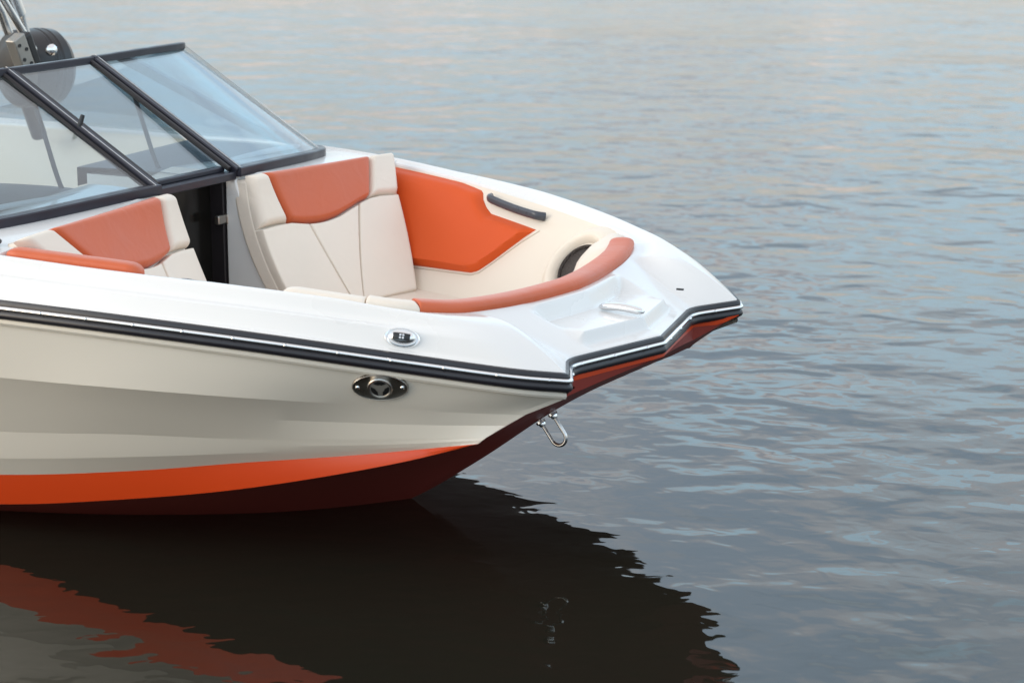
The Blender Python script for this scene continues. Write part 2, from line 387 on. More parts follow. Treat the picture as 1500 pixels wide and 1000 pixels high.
# --- pads laid on a surface f(a,b)
def nrm(fs,a,b,h=.01):
    p=Vector(fs(a,b)); x=Vector(fs(a+h,b))-Vector(fs(a-h,b)); y=Vector(fs(a,b+h))-Vector(fs(a,b-h)); n=x.cross(y)
    return n.normalized()
def polyl(pts):
    P=Path([(a,b,0) for a,b in pts]); return lambda s:P.at(P.len*s)[:2]
def pad(name,mat,parent,fs,top,bot,thick=.03,r=.02,base=-.012,n=34,m=26,sgn=1,side=1,grow=0,label=None,crown=0.,extra=None):
    T,B=polyl(top),polyl(bot); 
    if extra is None: extra=MB()
    def P(s,t):
        a=lerp(T(s)[0],B(s)[0],t); b=lerp(T(s)[1],B(s)[1],t); return a,b
    # lengths for edge distance
    ln_s=dist(fs(*P(0,.5)),fs(*P(1,.5))); ln_t=dist(fs(*P(.5,0)),fs(*P(.5,1)))
    def knots(L,n):
        e=min(.45,r/L); k=[0,0]+[e*(1-math.cos(math.pi/2*i/6)) for i in range(1,7)]; mid_=[e+(1-2*e)*i/n for i in range(1,n)]
        return k+mid_+[1-q for q in k[::-1]]
    S,TT=knots(ln_s,n),knots(ln_t,m); rows=[]
    for i,t in enumerate(TT):
        rw=[]
        for j,s in enumerate(S):
            a,b=P(s,t); p=Vector(fs(a,b)); nn=nrm(fs,a,b)*sgn
            ds_=min(s,1-s)*ln_s; dt_=min(t,1-t)*ln_t
            q=1-max(0,1-ds_/r)**2; w=1-max(0,1-dt_/r)**2
            h=thick*math.sqrt(max(0,q*w)); h+=crown*(4*s*(1-s))*(4*t*(1-t))
            if i in(0,len(TT)-1) or j in (0,len(S)-1): h=base
            rw.append(p+nn*h)
        rows.append(rw)
    extra.grid(rows)
    if side<0: extra=extra.mirrored()
    return extra.build(name,mat,parent,ang=50,label=label)
def seatback(side):
    who='near' if side<0 else 'far'
    b=MB()
    # core block
    rows=[]
    for j in range(13):
        bb=lerp(0.02,1,j/12); rows.append([Vector(seat(a/12*.96,bb))+Vector((0,0,0)) for a in range(13)])
    back=[[p+Vector((-.075,0,.0)) for p in r] for r in rows]
    b.grid(rows); b.grid(back); b.grid([rows[0],back[0]]); b.grid([[r[0] for r in rows],[r[0] for r in back]]); b.grid([[r[-1] for r in rows],[r[-1] for r in back]])
    if side<0: b=b.mirrored()
    core=b.build('seat_back',CREAM,boat,ang=40,bevel=.012,label='padded cream seat back with an orange headrest panel, %s side of the bow cockpit'%('far' if side>0 else 'near'))
    N=nrm(seat,.5,.5); sg=1 if N.x>0 else -1
    K=dict(sgn=sg,side=side)
    rb_=[(0,.385),(.10,.372),(.19,.372),(.27,.398),(.36,.408),(.423,.405),(.50,.388),(.58,.352),(.66,.315),(.73,.292),(.80,.288),(.93,.305)]
    pad('headrest_side_panel',CREAM,core,seat,[(.0,-.015),(.088,-.02)],[(.0,.382),(.10,.369),(.186,.368)],.042,.026,n=10,**K)
    pad('headrest_panel',ORV,core,seat,[(.089,-.02),(.796,-.02)],[(.188,.369),(.27,.395),(.36,.405),(.423,.402),(.50,.385),(.58,.349),(.66,.312),(.728,.289)],.040,.024,label='orange vinyl headrest panel',**K)
    pad('headrest_side_panel',CREAM,core,seat,[(.797,-.02),(.97,-.015)],[(.730,.289),(.80,.285),(.93,.302)],.042,.026,n=12,**K)
    pad('back_cushion',CREAM,core,seat,[(0,.392),(.10,.379),(.19,.378),(.298,.408)],[(0,1.0),(.44,1.02)],.032,.0055,**K)
    pad('back_cushion',CREAM,core,seat,[(.299,.408),(.36,.413),(.423,.410),(.50,.393),(.58,.357),(.648,.327)],[(.441,1.02),(.512,1.02)],.032,.0055,**K)
    pad('back_cushion',CREAM,core,seat,[(.649,.327),(.66,.32),(.73,.297),(.80,.293),(.925,.308)],[(.513,1.02),(.955,1.0)],.033,.0065,**K)
    return core
seatback(1); seatback(-1)
# bulkhead side panels beside the aisle and jambs
for s in (1,-1):
    b=MB(); pts=[(-1.945,1.078),(-1.905,1.074),(-1.83,.857),(-1.70,.57),(-1.62,.30),(-1.945,.30)]
    b.fan([(x,.232,z) for x,z in pts]); b.fan([(x,.250,z) for x,z in pts][::-1])
    b.grid([[(x,.232,z) for x,z in pts+pts[:1]],[(x,.250,z) for x,z in pts+pts[:1]]])
    if s<0: b=b.mirrored()
    b.build('bulkhead',GEL,boat,ang=30,bevel=.006)
    j=MB(); j.box((-2.00,.238*s,.68),(.10,.032,.76)); j.build('door_frame',FRIN,boat,bevel=.004)
d=MB(); d.box((-2.02,0,.67),(.02,.46,.80)); d.build('walkthrough_door',DOOR,boat,bevel=.004,label='black glossy door closing the aisle below the windshield')
l=MB(); l.box((-1.952,.205,.908),(.022,.052,.034)); l.box((-1.950,.262,.905),(.024,.046,.036)); l.box((-1.944,.234,.906),(.016,.010,.042)); l.build('door_latch',BRUSH,boat,bevel=.005)
# --- bench cushions and floor
def bench(a,b):  # a along, b across
    x=lerp(-1.50,-.62,a); y=lerp(.22,.86,b)
    yo=OPEN.at(OPEN.find(0,min(x,-.5)))[1]-.30
    return (x,lerp(.22,max(.3,yo),b),SEATZ-.028)
for s in (1,-1):
    sg=1 if nrm(bench,.5,.5).z>0 else -1
    pad('bench_cushion',CREAM,boat,bench,[(0,0),(.52,0)],[(0,1.02),(.52,1.02)],.045,.03,n=16,m=16,sgn=sg,side=s,base=-.1)
    pad('bench_cushion',CREAM,boat,bench,[(.525,0),(1.1,0)],[(.525,1.02),(1.1,1.02)],.045,.03,n=16,m=16,sgn=sg,side=s,base=-.1)
fl=MB(); fl.box((-1.75,0,.36),(1.9,1.0,.02)); fl.build('cockpit_floor',CREAMS,boat)
# --- orange inset panels on the side liner (mesh in wall coordinates)
sg=1 if nrm(wall,11,.5).y<0 else -1
def orange_panel(side):
    K=dict(sgn=sg,side=side)
    top=[(13.9,.012),(12.6,.012),(11.75,.008),(11.42,.03),(11.22,.15),(11.12,.192),(10.9,.197),(9.80,.212)]
    bot=[(13.9,.84),(12.8,.815),(11.94,.777),(11.3,.748),(10.95,.728),(10.78,.70),(10.55,.60),(9.80,.214)]
    T=polyl(top);B=polyl(bot)
    # re-parameterise by u so the strips run upright
    def on(tab,u):
        for (a,va),(c,vc) in zip(tab,tab[1:]):
            if c<=u<=a: return lerp(va,vc,(a-u)/(a-c) if a!=c else 0)
        return tab[-1][1]
    us=[13.9-4.1*i/90 for i in range(91)]; b=MB(); rows=[]
    for u in us:
        vt,vb=on(top,u),on(bot,u); H=(vb-vt)*.42; rw=[]
        e_end=min(1,(u-9.80)/.25)
        for k in [0,0,.015,.04,.07,.1,.15,.25,.4,.55,.7,.8,.88,.93,.96,.985,1,1]:
            v=lerp(vt,vb,k); ln=(vb-vt)*.45
            dt=(v-vt)*.45; db=(vb-v)*.45
            h=.030*sstep(0,.045,dt)**.8*e_end+.004*sstep(0,.008,db)*sstep(0,.008,dt)
            h=min(h,.004+.03*sstep(0,.012,db)) if db<.02 else h
            rw.append(Vector(wall(u,v))+nrm(wall,u,v)*sg*h)
        rw[0]=Vector(wall(u,vt))-nrm(wall,u,vt)*sg*.004; rw[-1]=Vector(wall(u,vb))-nrm(wall,u,vb)*sg*.004
        rows.append(rw)
    b.grid(rows)
    if side<0: b=b.mirrored()
    o=b.build('side_panel',ORS,boat,ang=50,label='orange vinyl inset panel on the %s side of the bow cockpit'%('far' if side>0 else 'near'))
    # piping seam below the panel
    q=MB(); ln_=[(13.4,.85),(12.8,.835),(11.94,.797),(11.3,.768),(10.92,.748),(10.72,.715),(10.47,.60),(9.70,.214)]
    Pl=Path([(a,b_,0) for a,b_ in ln_]); pts=[Vector(wall(*Pl.at(Pl.len*i/60)[:2]))+nrm(wall,*Pl.at(Pl.len*i/60)[:2])*sg*.0008 for i in range(61)]
    q.tube(pts,.0018,6)
    if side<0: q=q.mirrored()
    q.build('seam',SEAM,o)
orange_panel(1); orange_panel(-1)
# --- grab handles
for s in (1,-1):
    A=Vector(wall(11.22,.055)); B=Vector(wall(9.72,.075)); n=(nrm(wall,10,.06)*sg); n.z=.1; n.normalize()
    A+=n*.012;B+=n*.012
    h=MB(); pts=[]
    for i in range(25):
        t=i/24; e=min(1,min(t,1-t)/.10); pts.append(A.lerp(B,t)+n*(.034*math.sqrt(1-(1-e)**2))+Vector((0,0,-.006*4*t*(1-t))))
    h.sweep(pts,[(.010*math.cos(a)*1.0,.017*math.sin(a)) for a in [2*math.pi*k/14 for k in range(14)]])
    if s<0: h=h.mirrored()
    h.build('grab_handle',HANDLE,boat,ang=60)
# --- bow bolsters, coaming pads
for s in (1,-1):
    def wl2(a,b): return wall(a,b)
    pad('bow_bolster',CREAM,boat,wl2,[(7.75,-.0),(3.2,-.0)],[(8.2,.62),(3.2,.62)],.085,.10,n=30,m=24,sgn=sg,side=s,crown=.015)
def coaming(u0,u1,s,name,mat,w=.092,h=.046,round0=True,round1=True,n=70,label=None,z0=0.):
    """padded roll lying on the inner edge of the opening from signed station u0 to u1"""
    d0=(stat(abs(u0))[1])*(1 if u0>=0 else -1); d1=(stat(abs(u1))[1])*(1 if u1>=0 else -1)
    L=abs(d1-d0); b=MB(); rows=[]
    for i in range(n+1):
        f=i/n; 
        if round0 or round1: f=.5-.5*math.cos(math.pi*f)
        d=lerp(d0,d1,f); e=1.
        if round0: e=min(e,math.sqrt(max(0,1-(1-min(1,f*L/.05))**2)))
        if round1: e=min(e,math.sqrt(max(0,1-(1-min(1,(1-f)*L/.05))**2)))
        hh=h
        if not round0: hh*= .82+.18*math.sqrt(max(0,1-(1-min(1,f*L/.008))**2))
        if not round1: hh*= .82+.18*math.sqrt(max(0,1-(1-min(1,(1-f)*L/.008))**2))
        sg_=1 if d>=0 else -1
        p=Vector(OPEN.at(abs(d))); nn=Vector(inward(OPEN,abs(d),.12)); p.y*=sg_; nn.y*=sg_
        if abs(d)<.12: nn.y*=abs(d)/.12; nn.normalize()
        rw=[]; c=p+nn*(w*.5+.002)
        for k in range(21):
            a=math.pi*2*k/20; cx_,sz_=math.cos(a),math.sin(a)
            cx_=math.copysign(abs(cx_)**.75,cx_); sz_=math.copysign(abs(sz_)**.75,sz_)
            ww=w*.5*(.25+.75*e)
            rw.append(c-nn*(cx_*ww)+Vector((0,0,z0-.012+(hh*(.3+.7*e))*(.5+.5*sz_) if sz_>0 else z0-.012+hh*(.3+.7*e)*.5+sz_*.03)))
        rows.append(rw[:-1])
    b.grid(rows,closed_c=True); b.fan(rows[0][::-1]); b.fan(rows[-1])
    return b.build(name,mat,boat,ang=50,label=label)
coaming(-6.72,6.15,1,'coaming_pad',ORV,round0=False,label='long orange vinyl pad curving across the front of the cockpit opening')
for s in (-1,):
    coaming(11.50*s,12.72*s,1,'side_coaming_pad',ORV,w=.075 if s<0 else .05,h=.040 if s<0 else .018,n=40)
coaming(-6.74,-8.02,1,'coaming_pad',CREAM,round0=False,round1=False,w=.08,h=.040,n=24)
coaming(-8.05,-9.5,1,'coaming_pad',CREAM,round0=False,round1=True,w=.075,h=.034,n=24)
# --- speaker in the far side liner, and its twin
for s in (1,-1):
    c=Vector(wall(8.12,.42)); n=nrm(wall,8.12,.42)*sg; up=Vector((0,0,1))
    r=MB(); r.lathe(c+n*.004,n,[(.175,-.012),(.165,-.002),(.150,.012),(.135,.026),(.124,.032),(.113,.030),(.104,.020),(.096,.004),(.091,-.012),(.088,-.03)],n=56,ref=up,sx=1.12)
    if s<0: r=r.mirrored()
    ring=r.build('speaker',CREAMS,boat,ang=60,label='round speaker set in the cream side liner')
    g=MB(); g.lathe(c+n*.002,n,[(.089,-.01),(.089,.008),(.083,.014),(.078,.010),(.076,.004),(0.0001,.016)],n=48,ref=up,sx=1.1)
    if s<0: g=g.mirrored()
    g.build('grille',GRILLE,ring,ang=40)
    q=MB(); t=n.cross(up).normalized()
    q.box(c+n*.018-up*.016-t*.0,(.006,.006,.006)); 
    rt=Matrix((t,n,up)).transposed().to_3x3()
    q=MB(); q.box(c+n*.016-up*.030,(.15,.008,.008),rt); q.box(c+n*.016-up*.055+t*.02,(.010,.008,.05),rt)
    if s<0: q=q.mirrored()
    q.build('speaker_bar',BLACK,ring)
# --- retractable cleat on the boarding step
cl=MB(); A=Vector((-.236,0,.777)); B=Vector((-.070,0,.7735)); pts=[A.lerp(B,i/20)+Vector((0,0,.008*math.sin(math.pi*i/20))) for i in range(21)]
cl.sweep(pts,[(.018*math.cos(a),.014*math.sin(a)) for a in [2*math.pi*k/12 for k in range(12)]],scale=lambda t:.35+.65*math.sqrt(max(0,1-(2*t-1)**4)))
cl.build('bow_cleat',CHROME,boat,ang=60)
# small drain slot beside the far lobe
q=MB(); q.box(Vector((-.150,.452,.7655)),(.026,.007,.006),Matrix.Rotation(.15,3,'Z')); q.build('deck_slot',BLACK,boat)
# --- navigation light on the near deck side
def frame_at(c,n,t=None):
    n=Vector(n).normalized(); t=Vector(t) if t else Vector((1,0,0)); t=(t-n*t.dot(n)).normalized(); return Vector(c),n,t,n.cross(t)
def lens(name,mat,parent,fr,L,H,prof,pw=1.,n=48,seg=1):
    c,nn,t,b=fr; rows=[]; m=MB()
    for k,h in prof:
        rw=[]
        for i in range(n):
            a=2*math.pi*i/n; ca,sa=math.cos(a),math.sin(a)
            rw.append(c+t*(L*k*math.copysign(abs(ca)**pw,ca))+b*(H*k*math.copysign(abs(sa)**(2-pw if pw>1 else 1),sa))+nn*h)
        rows.append(rw)
    m.grid(rows,closed_c=True); m.fan(rows[0][::-1]); m.fan(rows[-1]); return m.build(name,mat,parent,ang=50)
def near(pt): return (pt[0],-pt[1],pt[2])
LU=lambda u,t:Vector(near(deck(u,t)))
def surf(u,t):
    p=LU(u,t); a=LU(u+.05,t)-LU(u-.05,t); b=LU(u,t+.03)-LU(u,t-.03); n=a.cross(b).normalized()
    if n.y>0: n=-n
    return p,n,a.normalized()
best=None
for i in range(80,110):
    for j in range(30,90):
        u,t=i/10,j/100; p=LU(u,t); e=(p-Vector((-.47,-.875,.803))).length
        if best is None or e<best[0]: best=(e,u,t)
p,n,tt=surf(best[1],best[2])
if tt.x<0: tt=-tt
lf=frame_at(p+n*.001,n,tt)
lo=lens('navigation_light',CHROME,boat,lf,.058,.032,[(1,-.004),(1,.003),(.94,.007),(.86,.006),(.80,.004),(.78,.012),(.68,.021),(.5,.028),(.25,.031),(.05,.031)])
c,nn,t_,b_=lf; sgn_b=1 if b_.z>0 else -1
m=MB(); rows=[]
for i in range(9):
    rw=[]
    for j in range(7):
        x=lerp(-.028,.026,i/8); y=lerp(-.013,.009,j/6)
        k=math.sqrt((x/.046)**2+(y/.025)**2); h=.0335-.012*k*k
        rw.append(c+t_*x+b_*sgn_b*y+nn*h)
    rows.append(rw)
m.grid(rows); m.build('light_window',BLACK,lo)
m=MB()
for dx in(-.0045,.0045):
    for dy in (-.0045,.0045): m.lathe(c+t_*dx+b_*sgn_b*(dy-.002)+nn*.0332,nn,[(.0036,0),(.0036,.001),(.002,.0015)],n=10)
m.build('emblem',EMB,lo)
# --- oval vent plate on the near topside
def hullpt(x,z):
    """near topside point between rail row and c1"""
    best=None
    for a,b in zip(Rc,c1):
        f=(z-a[2])/(b[2]-a[2]); q=(lerp(a[0],b[0],f),lerp(a[1],b[1],f),z)
        e=abs(q[0]-x)
        if best is None or e<best[0]: best=(e,q)
    return Vector(near(best[1]))
hc=hullpt(-.508,.667); ax_=(hullpt(-.44,.643)-hullpt(-.66,.640)).normalized(); ay_=(hullpt(-.55,.70)-hullpt(-.55,.61)).normalized()
hn=ax_.cross(ay_).normalized(); hn=hn if hn.y<0 else -hn
vf=frame_at(hc+hn*.003,hn,ax_)
vp=lens('hull_vent',BRUSH,boat,vf,.089,.052,[(1,-.006),(1,.003),(.965,.007),(.93,.0055),(.5,.0065)],pw=1.0)
c,nn,t_,b_=vf; sb=1 if b_.z>0 else -1
m=MB(); m.lathe(c+nn*.004,nn,[(.040,-.002),(.040,.0055),(.037,.0085),(.033,.007),(.031,.005)],n=40); m.build('vent_ring',BRUSH,vp,ang=40)
m=MB(); m.lathe(c+nn*.004,nn,[(.032,0),(.032,.0055),(.012,.0062),(.001,.0064)],n=40); m.build('vent_core',GREYM,vp,ang=40)
for k in range(3):
    m=MB(); a0=math.pi/2+2*math.pi*k/3; A=[a0+lerp(-.80,.80,i/12) for i in range(13)]
    outer=[c+nn*.0108+(t_*math.cos(a)+b_*sb*math.sin(a))*.0290 for a in A]; inner=[c+nn*.0108+(t_*math.cos(a)+b_*sb*math.sin(a))*.0145 for a in [a0+lerp(-.45,.45,i/12) for i in range(13)]]
    m.grid([[p-nn*.006 for p in outer],outer,inner,[p-nn*.006 for p in inner]]); m.build('vent_slot',HOLE,vp)
for dx in (-.070,.070):
    m=MB(); m.lathe(c+t_*dx+nn*.005,nn,[(.0075,0),(.0075,.002),(.005,.0042),(.0,.0045)],n=16); m.build('screw',CHROME,vp)
# --- bow eye (U bolt)
m=MB(); A=Vector((-.457,0,.341)); B=Vector((-.411,0,.375)); dirn=Vector((.46,0,-.89)).normalized()
mid_=(A+B)/2; rad=(B-A).length/2; ax=(B-A).normalized(); dirn=(dirn-ax*dirn.dot(ax)).normalized()
pts=[A-dirn*.05,A,A+dirn*.07]; 
for k in range(1,12):
    a=math.pi*k/12; pts.append(mid_+dirn*(.07+rad*math.sin(a))-ax*(rad*math.cos(a)))
pts+=[B+dirn*.07,B,B-dirn*.05]
m.sweep(pts,[(0.0068*math.cos(2*math.pi*k/14),.0068*math.sin(2*math.pi*k/14)) for k in range(14)],up=Vector((0,1,0)))
be=m.build('bow_eye',BRUSHL,boat,ang=60)
for q in (A,B):
    m=MB(); m.lathe(q-dirn*.008+dirn*.008,dirn,[(.018,-.012),(.018,-.004),(.013,-.002),(.012,.005),(.010,.008),(.008,.009)],n=18); m.build('nut',CHROME,be)
# --- windshield
ws=MB()
base=sp([(-1.905,.24,1.092),(-1.94,.53,1.084),(-2.005,.90,1.068),(-2.06,1.04,1.060),(-2.15,1.125,1.052),(-2.30,1.165,1.048),(-2.7,1.19,1.05),(-3.4,1.20,1.06)],10)
topc=sp([(-2.563,.235,1.478),(-2.59,.55,1.478),(-2.64,.86,1.472),(-2.672,.95,1.468),(-2.73,1.0,1.460),(-2.83,1.02,1.44),(-3.2,1.06,1.31),(-3.9,1.12,1.12)],10)
BP,TP=Path(base),Path(topc)
wsroot=None
def barprof(w,h,r=.004): return [(-w/2,-h/2+r),(-w/2+r,-h/2),(w/2-r,-h/2),(w/2,-h/2+r),(w/2,h/2-r),(w/2-r,h/2),(-w/2+r,h/2),(-w/2,h/2-r)]
f=MB()
# base bar hugging the cowl and the corner
def barat(P,lo,hi,n,dz=0): return [Vector(P.at(lerp(lo,hi,i/n)))+Vector((0,0,dz)) for i in range(n+1)]
f.sweep(barat(BP,0,BP.find(0,-2.42),60,-.004),barprof(.056,.036)); f.sweep(barat(TP,0,TP.find(0,-2.69),30,.0),barprof(.030,.029))
f.mirror()
f.sweep([(-1.92,-.235,1.074),(-1.92,.235,1.074)],barprof(.05,.030)); f.sweep([(-1.955,-.22,1.098),(-1.955,.22,1.098)],barprof(.034,.020)); f.sweep([(-2.566,-.235,1.477),(-2.566,.235,1.477)],barprof(.030,.029))
wsf=f.build('windshield',FRAME,boat,ang=30,label='raked windshield with dark metal frame')
for s in (1,-1):
    m=MB(); a=Vector((-1.895,.252*s,1.090)); b=Vector((-2.572,.252*s,1.484)); up=Vector((.5,0,.86))
    m.sweep([a,b],barprof(.037,.026),up=up); mu=m.build('mullion',FRAME,wsf,ang=30)
    m=MB(); o_=Vector((0,-.033*s,-.002)); m.sweep([a+o_+Vector((-.02,0,.012)),b+o_],barprof(.018,.018),up=up); m.build('gasket',FRIN,mu,ang=30)
    m=MB(); o_=Vector((0,.030*s,-.006)); m.sweep([a+o_,b+o_],barprof(.018,.016),up=up); m.build('gasket',FRIN,mu,ang=30)
    m=MB(); m.sweep([a+up*.0145+Vector((0,.006*s,0)),b+up*.0145+Vector((0,.006*s,0))],barprof(.003,.002,.0005),up=up); m.build('trim_line',ALU,mu)
def glasspane(rows):
    n,k=len(rows),len(rows[0]); V=[[Vector(p) for p in r] for r in rows]; back=[]
    for i in range(n):
        rw=[]
        for j in range(k):
            a=V[min(i+1,n-1)][j]-V[max(i-1,0)][j]; b=V[i][min(j+1,k-1)]-V[i][max(j-1,0)]
            rw.append(V[i][j]-a.cross(b).normalized()*.005)
        back.append(rw)
    m=MB(); m.grid(V); m.grid(back); m.grid([V[0],back[0]]); m.grid([V[-1],back[-1]])
    m.grid([[r[0] for r in V],[r[0] for r in back]]); m.grid([[r[-1] for r in V],[r[-1] for r in back]])
    return m
for s in (1,-1):
    rows=[]
    nb=40
    B_=[BP.at(lerp(.012,BP.find(0,-3.3),i/nb)) for i in range(nb+1)]; T_=[TP.at(lerp(.012,TP.find(0,-3.8),i/nb)) for i in range(nb+1)]
    # front pane and side pane, wrapped round the corner
    kb=[BP.find(1,1.04)*i/20 for i in range(21)]; kt=[TP.find(1,.95)*i/20 for i in range(21)]
    front=[[Vector(BP.at(max(.012,x)))+Vector((0,0,.008)),Vector(TP.at(max(.012,y)))-Vector((0,0,.008))] for x,y in zip(kb,kt)]
    kb2=[lerp(kb[-1],BP.len-.02,(i/30)**1.5) for i in range(31)]; kt2=[lerp(kt[-1],TP.len-.02,(i/30)**1.5) for i in range(31)]
    sidep=[[Vector(BP.at(x))+Vector((0,0,.008)),Vector(TP.at(y))-Vector((0,0,.008))] for x,y in zip(kb2,kt2)]
    for nm,rw in (('front_pane',front),('side_pane',sidep)):
        fine=[[r[0].lerp(r[1],k/6) for k in range(7)] for r in rw]
        m=glasspane(fine)
        if s<0: m=m.mirrored()
        m.build(nm,GLASS,wsf,ang=30)
m=glasspane([[(-1.965,y,1.103),(-2.556,y,1.472)] for y in (-.222,.222)]); m.build('centre_pane',GLASS,wsf,ang=30)
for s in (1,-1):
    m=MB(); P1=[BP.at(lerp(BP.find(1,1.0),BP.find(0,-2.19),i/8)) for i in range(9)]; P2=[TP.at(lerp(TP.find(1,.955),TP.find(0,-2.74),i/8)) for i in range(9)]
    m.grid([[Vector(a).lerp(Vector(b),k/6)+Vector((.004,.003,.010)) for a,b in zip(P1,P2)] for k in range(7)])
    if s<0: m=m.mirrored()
    m.build('corner_reflection',REFL,wsf,ang=60)  # added sheet that paints the bright reflection of the curved corner glass
# knob on the near mullion, hold-open struts
kp=Vector((-1.895,-.262,1.090)).lerp(Vector((-2.572,-.262,1.484)),.50)
m=MB(); m.tube([kp+Vector((0,0,.005)),kp+Vector((.004,.008,.02)),kp+Vector((.008,.016,.045)),kp+Vector((.009,.018,.050))],.010,14,scale=lambda t:1-.25*t); m.build('latch_knob',BLACK,wsf)
for s in (1,-1):
    m=MB(); m.tube(sp([(-2.41,.285*s,1.36),(-2.37,.286*s,1.25),(-2.32,.288*s,1.11),(-2.295,.29*s,1.062),(-2.27,.30*s,1.052),(-2.20,.33*s,1.050)],5),.009,8); m.build('strut',HANDLE,wsf)
    # inner support of the side glass
    m=MB(); m.sweep([(-3.02,1.02*s if 0 else .985*s,1.405),(-2.43,1.10*s,1.125),(-2.36,1.115*s,1.105),(-2.2,1.11*s,1.078)],barprof(.040,.040)); m.build('side_brace',HANDLE,wsf)
# --- dash pods behind the glass
for s in (1,-1):
    m=MB(); rows=[]
    for i in range(9):
        x=lerp(-2.12,-2.66,i/8); h=math.sin(math.pi*min(1,max(0,(i+1)/9)))
        rows.append([(x-.10*(k/10),lerp(.235,1.10,k/10),1.055+.045*h*math.sin(math.pi*min(1,(k+.6)/11))) for k in range(11)])
    m.grid([[(p[0]+.02,p[1],1.03) for p in rows[0]]]+rows+[[(p[0],p[1],.98) for p in rows[-1]]])
    if s<0: m=m.mirrored()
    dsh=m.build('dashboard',DASH,boat,ang=40)
    m=MB(); pts=[Vector((p[0]+.01,p[1],p[2]+.006)) for p in rows[0]]+[Vector(r[-1])+Vector((0,.01,.006)) for r in rows[1:]]
    m.tube(pts,.011,8)
    if s<0: m=m.mirrored()
    m.build('dash_trim',GEL,dsh)
# --- black cleat on the near cowl at the left edge
m=MB(); m.sweep(sp([(-2.10,-1.205,1.040),(-2.0,-1.175,1.045),(-1.90,-1.150,1.046),(-1.855,-1.135,1.040)],4),[(.020*math.cos(a),.013*math.sin(a)) for a in [2*math.pi*k/12 for k in range(12)]],scale=lambda t:.5+.5*math.sqrt(max(0,1-(2*t-1)**6))); m.build('side_cleat',BLACK,boat,ang=60)
# --- tower foot with speaker drum behind the windshield
tw=MB(); 
tw.tube([(-3.4,.60,1.78),(-3.4,.70,1.648),(-3.4,.875,1.425)],.017,16)
tower=tw.build('tower',ALU,boat,ang=60,label='aluminium tube tower standing behind the windshield')
m=MB(); m.tube([(-3.45,.74,1.78),(-3.45,.80,1.665),(-3.45,.845,1.575)],.036,20); m.tube([(-3.45,.845,1.575),(-3.45,.853,1.56),(-3.45,.883,1.49)],.031,20,scale=lambda t:1-.25*t); m.build('tower_tube',ALU,tower,ang=60)
m=MB(); m.tube([(-3.38,.60,1.68),(-3.38,.66,1.60),(-3.38,.70,1.51)],.020,14); m.build('tower_tube',ALU,tower,ang=60)
m=MB(); dc=Vector((-3.55,.93,1.33)); m.lathe(dc,(0.25,1,0),[(.02,-.02),(.10,-.02),(.12,-.01),(.158,.0),(.168,.012),(.170,.09),(.167,.095),(.167,.103),(.170,.108),(.170,.125),(.165,.13),(.165,.14),(.168,.145),(.163,.185),(.138,.215),(.09,.235),(.02,.24)],n=64); m.build('tower_drum',BLACK,tower,ang=30,label='black ribbed drum at the foot of the tower')
m=MB(); rt=Matrix.Rotation(.42,3,'X'); bc=Vector((-3.32,.70,1.425)); m.box(bc,(.05,.075,.165),rt); brk=m.build('tower_bracket',GREYM,tower,bevel=.006)
m=MB(); m.box(bc+Vector((-.02,.070,.015)),(.06,.05,.15),rt); m.build('bracket_cover',BLACK,tower,bevel=.012)
for i in range(4):
    q=bc+rt@Vector((.0,-.016 if i%2 else .016,lerp(-.05,.05,i/3)))
    m=MB(); m.lathe(q+Vector((.026,0,0)),(1,0,0),[(.008,-.002),(.008,.003),(.006,.003),(.001,.001)],n=12); m.build('bolt',BLACK,brk)
m=MB(); m.lathe((-3.33,.905,1.425),(1,-.4,.2),[(.018,-.02),(.024,-.01),(.024,.012),(.014,.02),(.004,.022)],n=18); m.build('tower_pivot',CHROME,tower)
m=MB(); m.tube([(-3.5,.9,1.40),(-3.56,1.0,1.2),(-3.6,1.12,1.02)],.035,14); m.build('tower_leg',BLACK,tower)
# ------------------------------------------------------------------ water
wm,nt,b=newmat('water'); N=nt.nodes; L=nt.links
b.inputs['Base Color'].default_value=(.0135,.0135,.0095,1); b.inputs['Roughness'].default_value=.02; b.inputs['IOR'].default_value=1.333; b.inputs['Specular IOR Level'].default_value=.5
geo=N.new('ShaderNodeNewGeometry')
def noise(scale,detail,rough,stretch,rotz,dist_=0.,off_=(0,0,0)):
    mp=N.new('ShaderNodeMapping'); mp.vector_type='TEXTURE' if 0 else 'POINT'
    mp.inputs['Rotation'].default_value=(0,0,rotz); mp.inputs['Scale'].default_value=(1/stretch,1,1); mp.inputs['Location'].default_value=off_
    n=N.new('ShaderNodeTexNoise'); n.inputs['Scale'].default_value=scale; n.inputs['Detail'].default_value=detail; n.inputs['Roughness'].default_value=rough; n.inputs['Distortion'].default_value=dist_
    L.new(geo.outputs['Position'],mp.inputs['Vector']); L.new(mp.outputs['Vector'],n.inputs['Vector']); return n.outputs['Fac']
def math_(op,a,b_=None,v=None):
    n=N.new('ShaderNodeMath'); n.operation=op
    for i,x in enumerate((a,b_)):
        if x is None: continue
        if isinstance(x,(int,float)): n.inputs[i].default_value=x
        else: L.new(x,n.inputs[i])
    return n.outputs[0]
VR=-math.atan2(.4886,.8725)
h1=noise(1.2,1,.4,1.1,VR,.3); h2=noise(3.4,.6,.4,1.15,VR,.5,(3,1,0)); h3=noise(8,0,.5,1.1,VR,.4,(7,2,0)); h0=noise(.25,2,.5,1.1,VR,0,(1,5,0))
